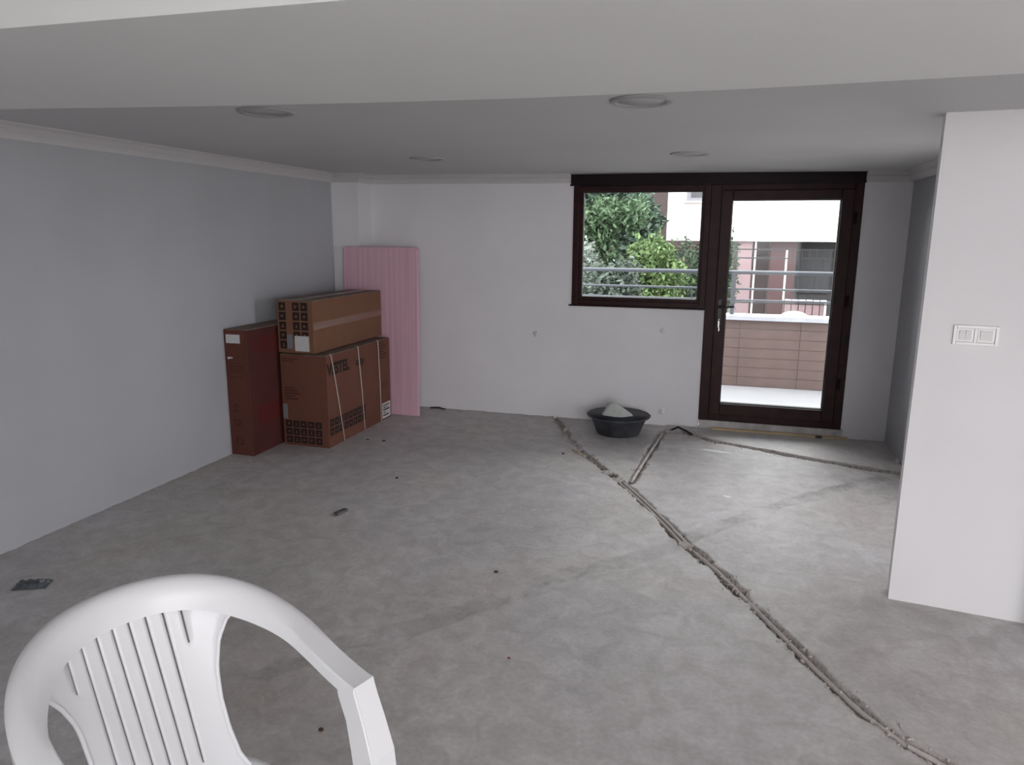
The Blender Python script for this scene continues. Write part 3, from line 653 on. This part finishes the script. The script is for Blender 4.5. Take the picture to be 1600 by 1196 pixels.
# backrest shell: gap slots between slats
def wpan(v): return float(np.interp(v, [0, .05, .12, .25, .40, .55, .70, .84, .93, 1], [.262, .243, .217, .190, .172, .165, .166, .175, .195, .235]))
def ztop(l): return .772-.045*min(1, abs(l)/.25)**3
def surfx(l, z_):
    k = min(max((.778-z_)/.38, 0), 1.35); return -.2568+.162*k**1.0+(.075-.05*k)*(l/.2)**2
slots = [(-.133+i*.038) for i in range(8)]
IN = sorted(set([s+q for s in slots for q in (-.0022, .0022)]+[s+.019 for s in slots[:-1]]+[s+.010 for s in slots[:-1]]+[s+.028 for s in slots[:-1]]))
LS = [-1, -.75, -.5, -.25]+IN+[.25, .5, .75, 1]            # outer columns are fractions of the strip outside the slots
VS = [i/40 for i in range(41)]
vv = []; ff = []
for v_ in VS:
    wv = wpan(v_); conv = 1-.08*v_; e_ = IN[-1]*conv
    for q, l in enumerate(LS):
        wq = wv*(1-.16*min(1, v_/.35)) if q < 4 else wv
        if q < 4: e2 = -IN[0]*conv; lc = -(e2+(max(wq, e2+.006)-e2)*abs(l))
        elif q >= len(LS)-4: lc = e_+(wv-e_)*l
        else: lc = l*conv
        zt = ztop(lc)+.012; z_ = zt*(1-v_)+.292*v_; vv.append(Vector((surfx(lc, z_), lc, z_)))
NL = len(LS)
for j in range(len(VS)-1):
    for i in range(NL-1):
        mid = (LS[i]+LS[i+1])/2; sl = [k for k, s in enumerate(slots) if abs(mid-s) < .002 and 4 <= i < NL-5]
        if sl:
            v_ = VS[j]; end = .235 if sl[0] in (0, 7) else .80
            if .045 < v_ < end: continue
        q = [j*NL+i, j*NL+i+1, (j+1)*NL+i+1, (j+1)*NL+i]
        A = [vv[k] for k in q]
        if (A[1]-A[0]).length < 1e-5 and (A[2]-A[3]).length < 1e-5: continue
        ff.append(tuple(q))
me = bpy.data.meshes.new('backrest'); me.from_pydata([tuple(q) for q in vv], [], ff); bm = bmesh.new(); bm.from_mesh(me); bpy.data.meshes.remove(me)
bmesh.ops.remove_doubles(bm, verts=bm.verts[:], dist=1e-5); bmesh.ops.dissolve_degenerate(bm, edges=bm.edges[:], dist=1e-6)
bmesh.ops.delete(bm, geom=[v for v in bm.verts if not v.link_faces], context='VERTS')
bmesh.ops.recalc_face_normals(bm, faces=bm.faces[:])
o = fin('backrest', bm, WHITEP, ch, True); md = o.modifiers.new('thickness', 'SOLIDIFY'); md.thickness = .005; md.offset = 0
# rolled edge lips of the backrest beside the side openings
for s in (-1, 1):
    pts = []
    for i in range(24):
        v_ = .05+.95*i/23; l = s*wpan(v_); l = -max(-l*(1-.16*min(1, v_/.35)), .1352*(1-.08*v_)+.006) if s < 0 else l; z_ = (ztop(l)+.012)*(1-v_)+.292*v_; pts.append((surfx(l, z_), l, z_))
    tube('edge_roll', pts, .0055, WHITEP, ch, 8)
# seat: dished plate with rolled rim
bm = bmesh.new(); n = 36; rings = []
def seat_pt(a, k):
    cxs, sn = math.cos(a), math.sin(a); e = .45; xx = .070+.210*k*math.copysign(abs(cxs)**e, cxs); yy = (.225+.015*cxs)*k*math.copysign(abs(sn)**e, sn); return xx, yy
prof = [(.0, .312), (.5, .314), (.82, .325), (.93, .338), (.985, .336), (1.0, .324), (1.0, .285), (.985, .285), (.975, .318), (.80, .309), (.0, .302)]
for k, z_ in prof:
    if k == 0: rings.append([bm.verts.new((.070, 0, z_))]); continue
    rings.append([bm.verts.new((*seat_pt(2*PI*i/n, k), z_)) for i in range(n)])
for A, B in zip(rings[:-1], rings[1:]):
    for i in range(n):
        j = (i+1) % n
        if len(A) == 1: bm.faces.new((A[0], B[i], B[j]))
        elif len(B) == 1: bm.faces.new((A[i], A[j], B[0]))
        else: bm.faces.new((A[i], A[j], B[j], B[i]))
fin('seat', bm, WHITEP, ch, True)
# legs
def leg(secs, mirror):
    vv = []; ff = []
    for (xa, xb2, ya, yb2, z_) in secs:
        for x_, y_ in ((xa, ya), (xb2, ya), (xb2, yb2), (xa, yb2)): vv.append((x_, y_*mirror, z_))
    for i in range(len(secs)-1):
        for k in range(4): ff.append((i*4+k, i*4+(k+1) % 4, i*4+4+(k+1) % 4, i*4+4+k))
    ff += [(0, 1, 2, 3), tuple(len(secs)*4-4+k for k in (3, 2, 1, 0))]
    me = bpy.data.meshes.new('leg'); me.from_pydata(vv, [], ff); bm = bmesh.new(); bm.from_mesh(me); bpy.data.meshes.remove(me)
    bmesh.ops.recalc_face_normals(bm, faces=bm.faces[:])
    bmesh.ops.bevel(bm, geom=[e for e in bm.edges if abs(e.verts[0].co.z-e.verts[1].co.z) > .02], offset=.004, segments=2, affect='EDGES')
    return fin('leg', bm, WHITEP, ch)
for s in (-1, 1):
    leg([(.207, .2695, .2588, .3228, .6392), (.213, .283, .2590, .3235, .600), (.236, .303, .259, .326, .545), (.251, .325, .258, .331, .47), (.262, .335, .262, .334, .35), (.285, .345, .272, .336, 0)], s)
    leg([(-.12, -.06, .15, .205, .305), (-.17, -.11, .18, .24, .27), (-.28, -.225, .215, .268, 0)], s)
    leg([(.19, .262, .205, .2595, .325), (.19, .262, .205, .2595, .28)], s)

# ------------------------------------------------------------------ balcony
box('trim_7', -3.6, 4.4, YB+.25, 8.15, -.3, .10, BALC, kind='structure')        # balcony slab
pw = empty('wall_balcony', (0, 7.87, .1), kind='structure')
box('parapet_core', -3.6, 4.4, .006, .2, 0, .70, GROUT, pw)
tm = None; rr = random.Random(3)
for i in range(-6, 8):
    for j in range(7):
        if j == 6: pass
        zz = .003+j*.1015; hh = .0985 if j < 6 else .09
        if tm is None:
            tm = box('tile', 0, .587, -.004, .008, 0, .0985, TILE, pw, .0015); o = tm
        else:
            o = tm.copy(); COL.objects.link(o)
        o.location = (.155+i*.59+.0015, rr.uniform(-.0015, .0008), zz)
co = tag(box('coping', -3.6, 4.4, -.04, .24, .70, .745, COPE, pw, .004), label='pale stone coping')
rl = empty('railing', (0, 7.97, .845), label='grey steel balcony railing with horizontal tubes on the parapet', cat='railing')
for z_, r_ in ((1.284, .021), (1.112, .0115), (.995, .0115)):
    v, f = tube_data([(-3.5, 0, z_-.845), (4.3, 0, z_-.845)], r_, 12); pydata('rail', v, f, RAILM, rl, True)
for x_ in (-3.4, -1.72, .062, 1.85, 3.6): box('post', x_-.021, x_+.021, -.021, .021, 0, .425, RAILM, rl, .002)
for x_ in (-.36,): box('thin_post', x_-.006, x_+.006, -.008, .008, 0, .27, RAILM, rl)

# ------------------------------------------------------------------ yard, neighbour house, trees
tag(box('ground', -30, 30, 8.16, 60, -.6, -.45, GROUND), **S)
tag(box('ground', -30, 30, -40, -2.21, -.3, -.05, TERR), **S)
tag(box('ground', 4.45, 30, -2.20, 3.2, -.3, -.05, TERR), **S)
tag(box('ground', 4.45, 30, 3.2, 8.16, -.6, -.45, GROUND), **S)
hs = empty('neighbour_house', (1.5, 16, -.45), label='white upper storeyed neighbour house beyond the balcony', cat='house')
def H(name, x0, x1, y0, y1, z0, z1, m, bevel=0, parent=None):
    return box(name, x0-1.5, x1-1.5, y0-16, y1-16, z0+.45, z1+.45, m, parent or hs, bevel)
H('upper_storey', -1.312, 7, 16, 22, 1.553, 4.6, HOUSEW)
wf_ = H('window', -.93, -.30, 15.96, 16.0, 2.36, 3.4, LABELG); H('pane', -.84, -.39, 15.95, 15.965, 2.44, 3.32, DGLASS, parent=wf_)
H('window_sill', -.99, -.24, 15.93, 16.0, 2.325, 2.36, mat('sill_pink', (.6, .42, .42), .7))
wf2 = H('window', .9, 2.4, 15.96, 16.0, 2.47, 3.4, LABELG); H('pane', 1.0, 2.3, 15.95, 15.965, 2.54, 3.3, DGLASS, parent=wf2)
H('ground_floor_wall', .46, 7, 17.6, 17.8, -.45, 1.56, HOUSEP)
H('column', .17, .45, 16.1, 16.4, -.45, 1.555, HOUSEP, .01)
H('maroon_wall', .83, 1.33, 16.3, 17.6, -.45, 1.555, MAROON)
H('maroon_wall', .50, .83, 17.0, 17.6, -.45, 1.25, MAROON)
H('grey_wall', 1.38, 4.2, 17.2, 17.5, -.45, 1.555, GREYR)
w3 = H('window', 1.45, 2.1, 17.12, 17.2, .45, 1.35, DGLASS)
H('window_bar', 1.45, 2.1, 17.09, 17.12, .88, .92, BLACKM, parent=w3)
w4 = H('window', 2.25, 3.1, 17.12, 17.2, .45, 1.35, DGLASS)
# white edged pink stair wall
sw_ = H('stair_wall', 1.10, 1.88, 15.5, 15.62, -.45, .38, HOUSEP)
H('white_edging', 1.08, 1.12, 15.46, 15.66, .38, 1.40, HOUSEW); H('white_edging', 1.08, 1.90, 15.46, 15.66, .375, .41, HOUSEW); H('white_edging', 1.86, 1.90, 15.45, 15.66, -.45, .374, HOUSEW)
H('drain_pipe', .50, .535, 16.2, 16.24, -.45, 1.55, HOUSEW)
# dark grille fence in front of the house
fn = empty('grille_fence', (2, 14.6, -.45), label='dark metal grille fence in front of the neighbour house', cat='fence')
for z_ in (1.86, 1.70, .86): box('rail', -1.95, 3.0, -.012, .012, z_-.012, z_+.012, BLACKM, fn)
first = None
for i in range(34):
    if first is None: first = box('bar', -.008, .008, -.008, .008, 0, 1.90, BLACKM, fn); o = first
    else: o = first.copy(); COL.objects.link(o)
    o.location = (-.95+i*.125, 0, 0)
# white garden chair behind the railing
gc = empty('garden_chair', (1.02, 12.0, -.45), label='white garden chair outside whose rounded back shows above the parapet', cat='chair')
HX = 0
bm = bmesh.new(); pts = [(-.24, 0, .40), (-.245, 0, .70)]+[(-.245*math.cos(a), 0, .78+.17*math.sin(a)) for a in [PI*i/10 for i in range(11)]]+[(.245, 0, .70), (.24, 0, .40)]
v, f = tube_data(pts, .022, 8); pydata('back_rim', v, f, WHITEP, gc, True)
for i in range(6):
    xx = -.19+i*.076; zt = .78+.17*math.sqrt(max(0, 1-(xx/.245)**2)); box('back_slat', xx-.030, xx+.030, -.006, .006, .42, zt, WHITEP, gc, .003)
box('seat', -.25, .25, -.48, .0, .40, .43, WHITEP, gc, .01)
for sx1 in (-1, 1):
    for yy in (-.45, -.03): box('leg', sx1*.23-.022, sx1*.23+.022, yy-.02, yy+.02, 0, .40, WHITEP, gc, .004)
    box('arm_rest', sx1*.26-.025, sx1*.26+.025, -.46, .02, .64, .67, WHITEP, gc, .006)
# far brownish house and trees
h2 = empty('far_house', (-3, 24, -.45), label='brownish house far behind the trees', cat='house')
box('wall', -7, 5.2, 0, 4, 0, 5.2, HOUSEB, h2); box('roof', -7.4, 5.6, -.4, 4.4, 5.2, 5.5, MAROON, h2)
for xx in (-4, -1, 2): box('window', xx, xx+1, -.05, 0, 3.0, 4.2, DGLASS, h2)
def foliage(name, blobs, n, ls, m, parent, seed, loc):
    r = np.random.default_rng(seed); Vs = []; Fs = []
    tot = sum(b[3]*b[5]+b[4]*b[5] for b in blobs)
    for b in blobs:
        k = int(n*(b[3]*b[5]+b[4]*b[5])/tot)
        d = r.normal(size=(k, 3)); d /= np.linalg.norm(d, axis=1)[:, None]
        rad = r.random(k)**.28; lumpy = 1+.22*np.sin(d[:, 0]*7+b[0]*3)*np.sin(d[:, 2]*6+b[1])+.10*r.normal(size=k)
        c = np.array(b[:3])+d*rad[:, None]*lumpy[:, None]*np.array(b[3:6])
        nr = d*.5+r.normal(size=(k, 3))*.75; nr /= np.linalg.norm(nr, axis=1)[:, None]
        t1 = np.cross(nr, r.normal(size=(k, 3))); t1 /= np.linalg.norm(t1, axis=1)[:, None]; t2 = np.cross(nr, t1)
        s = ls*r.uniform(.6, 1.3, k)[:, None]
        Vs.append(np.stack([c-t1*s, c+t2*s*.42+nr*s*.1, c+t1*s, c-t2*s*.42+nr*s*.1], 1).reshape(-1, 3))
    V = np.concatenate(Vs)-np.array(loc); nf = len(V)//4
    me = bpy.data.meshes.new(name); me.vertices.add(len(V)); me.vertices.foreach_set('co', V.ravel()); me.loops.add(nf*4); me.loops.foreach_set('vertex_index', np.arange(nf*4))
    me.polygons.add(nf); me.polygons.foreach_set('loop_start', np.arange(0, nf*4, 4)); me.polygons.foreach_set('loop_total', np.full(nf, 4)); me.update()
    o = link(name, me, m, parent); o['kind'] = 'stuff'; return o
def tree(name, label, cat, loc, blobs, n, ls, m, seed, trunk):
    t = empty(name, loc, label=label, cat=cat, group='greenery beyond the balcony')
    foliage('foliage', blobs, n, ls, m, t, seed, loc)
    bm = bmesh.new(); rr = random.Random(seed)
    pts = [(0, 0, 0), (rr.uniform(-.05, .05), 0, trunk*.5), (rr.uniform(-.1, .1), 0, trunk)]
    allv = []; allf = []
    for q, (P_, R_) in enumerate([(pts, [.5, .4, .25])]+[([(pts[1][0], 0, trunk*(.45+.1*k)), ((k-1.5)*.25*trunk*.5, rr.uniform(-.1, .1), trunk*.95)], [.22, .08]) for k in range(4)]):
        v, f = tube_data(P_, [a*trunk*.10 for a in R_], 8); o_ = len(allv); allv += v; allf += [tuple(i+o_ for i in g) for g in f]
    pydata('trunk', allv, allf, BARK, t, True)
DK = leafmat('dark_leaves', (.026, .046, .031), (.095, .138, .100)); MD = leafmat('mid_leaves', (.030, .056, .026), (.095, .145, .080))
LM = leafmat('lime_leaves', (.045, .080, .022), (.125, .185, .075)); SV = leafmat('silver_leaves', (.10, .12, .10), (.25, .28, .25))
G = -.45
tree('dark_tree', 'tall dark green tree filling the back of the window view', 'tree', (-3.0, 15.4, G), [(-3.8, 14.9, 2.2, 1.4, .6, 1.6), (-2.4, 14.9, 1.9, .80, .6, 1.5), (-3.2, 14.9, .7, 1.6, .6, 1.1), (-1.62, 14.2, 1.30, .37, .30, .72), (-1.52, 14.3, 1.95, .30, .28, .34), (-1.75, 14.4, 2.2, .3, .28, .3), (-1.80, 14.7, .5, .42, .35, .80)], 22000, .075, DK, 1, 2.2)
tree('broad_tree', 'mid green leafy tree at the upper left of the window view', 'tree', (-2.35, 12.8, G), [(-2.55, 12.8, 1.80, .50, .45, .42), (-2.1, 12.9, 1.95, .42, .4, .35), (-1.66, 13.0, 1.98, .30, .35, .30), (-2.35, 12.9, 1.45, .5, .4, .40)], 5200, .055, MD, 2, 2.0)
tree('lime_shrub', 'bright lime green shrub right of centre in the window view', 'shrub', (-1.25, 12.0, G), [(-1.22, 12.0, 1.30, .36, .35, .38), (-1.05, 12.0, 1.0, .42, .35, .42), (-1.40, 12.1, 1.05, .3, .3, .4), (-1.1, 12.0, .4, .5, .4, .6)], 5200, .050, LM, 3, 1.5)
tree('silver_shrub', 'pale silvery shrub at the left edge of the window view', 'shrub', (-2.25, 11.8, G), [(-2.22, 11.8, 1.28, .17, .25, .30), (-2.12, 11.8, .95, .25, .3, .3), (-2.2, 11.8, .4, .4, .3, .6)], 2600, .045, SV, 4, 1.4)
tree('low_shrub', 'dull green low shrub behind the railing below the silvery one', 'shrub', (-1.75, 10.7, G), [(-1.75, 10.7, .85, .40, .30, .42), (-1.45, 10.8, 1.0, .26, .25, .33), (-1.6, 10.7, .3, .55, .3, .5)], 4200, .05, leafmat('dull_leaves', (.035, .050, .038), (.105, .13, .105)), 5, 1.2)
tree('corner_shrub', 'small dark shrub under the white house corner', 'shrub', (-.72, 13.2, G), [(-.74, 13.1, 1.08, .36, .3, .52), (-.35, 13.6, 1.05, .36, .3, .55), (-.5, 13.3, .4, .35, .3, .6), (-.02, 14.0, .9, .20, .2, .7)], 3800, .045, leafmat('corner_leaves', (.020, .038, .020), (.07, .105, .065)), 6, 1.3)
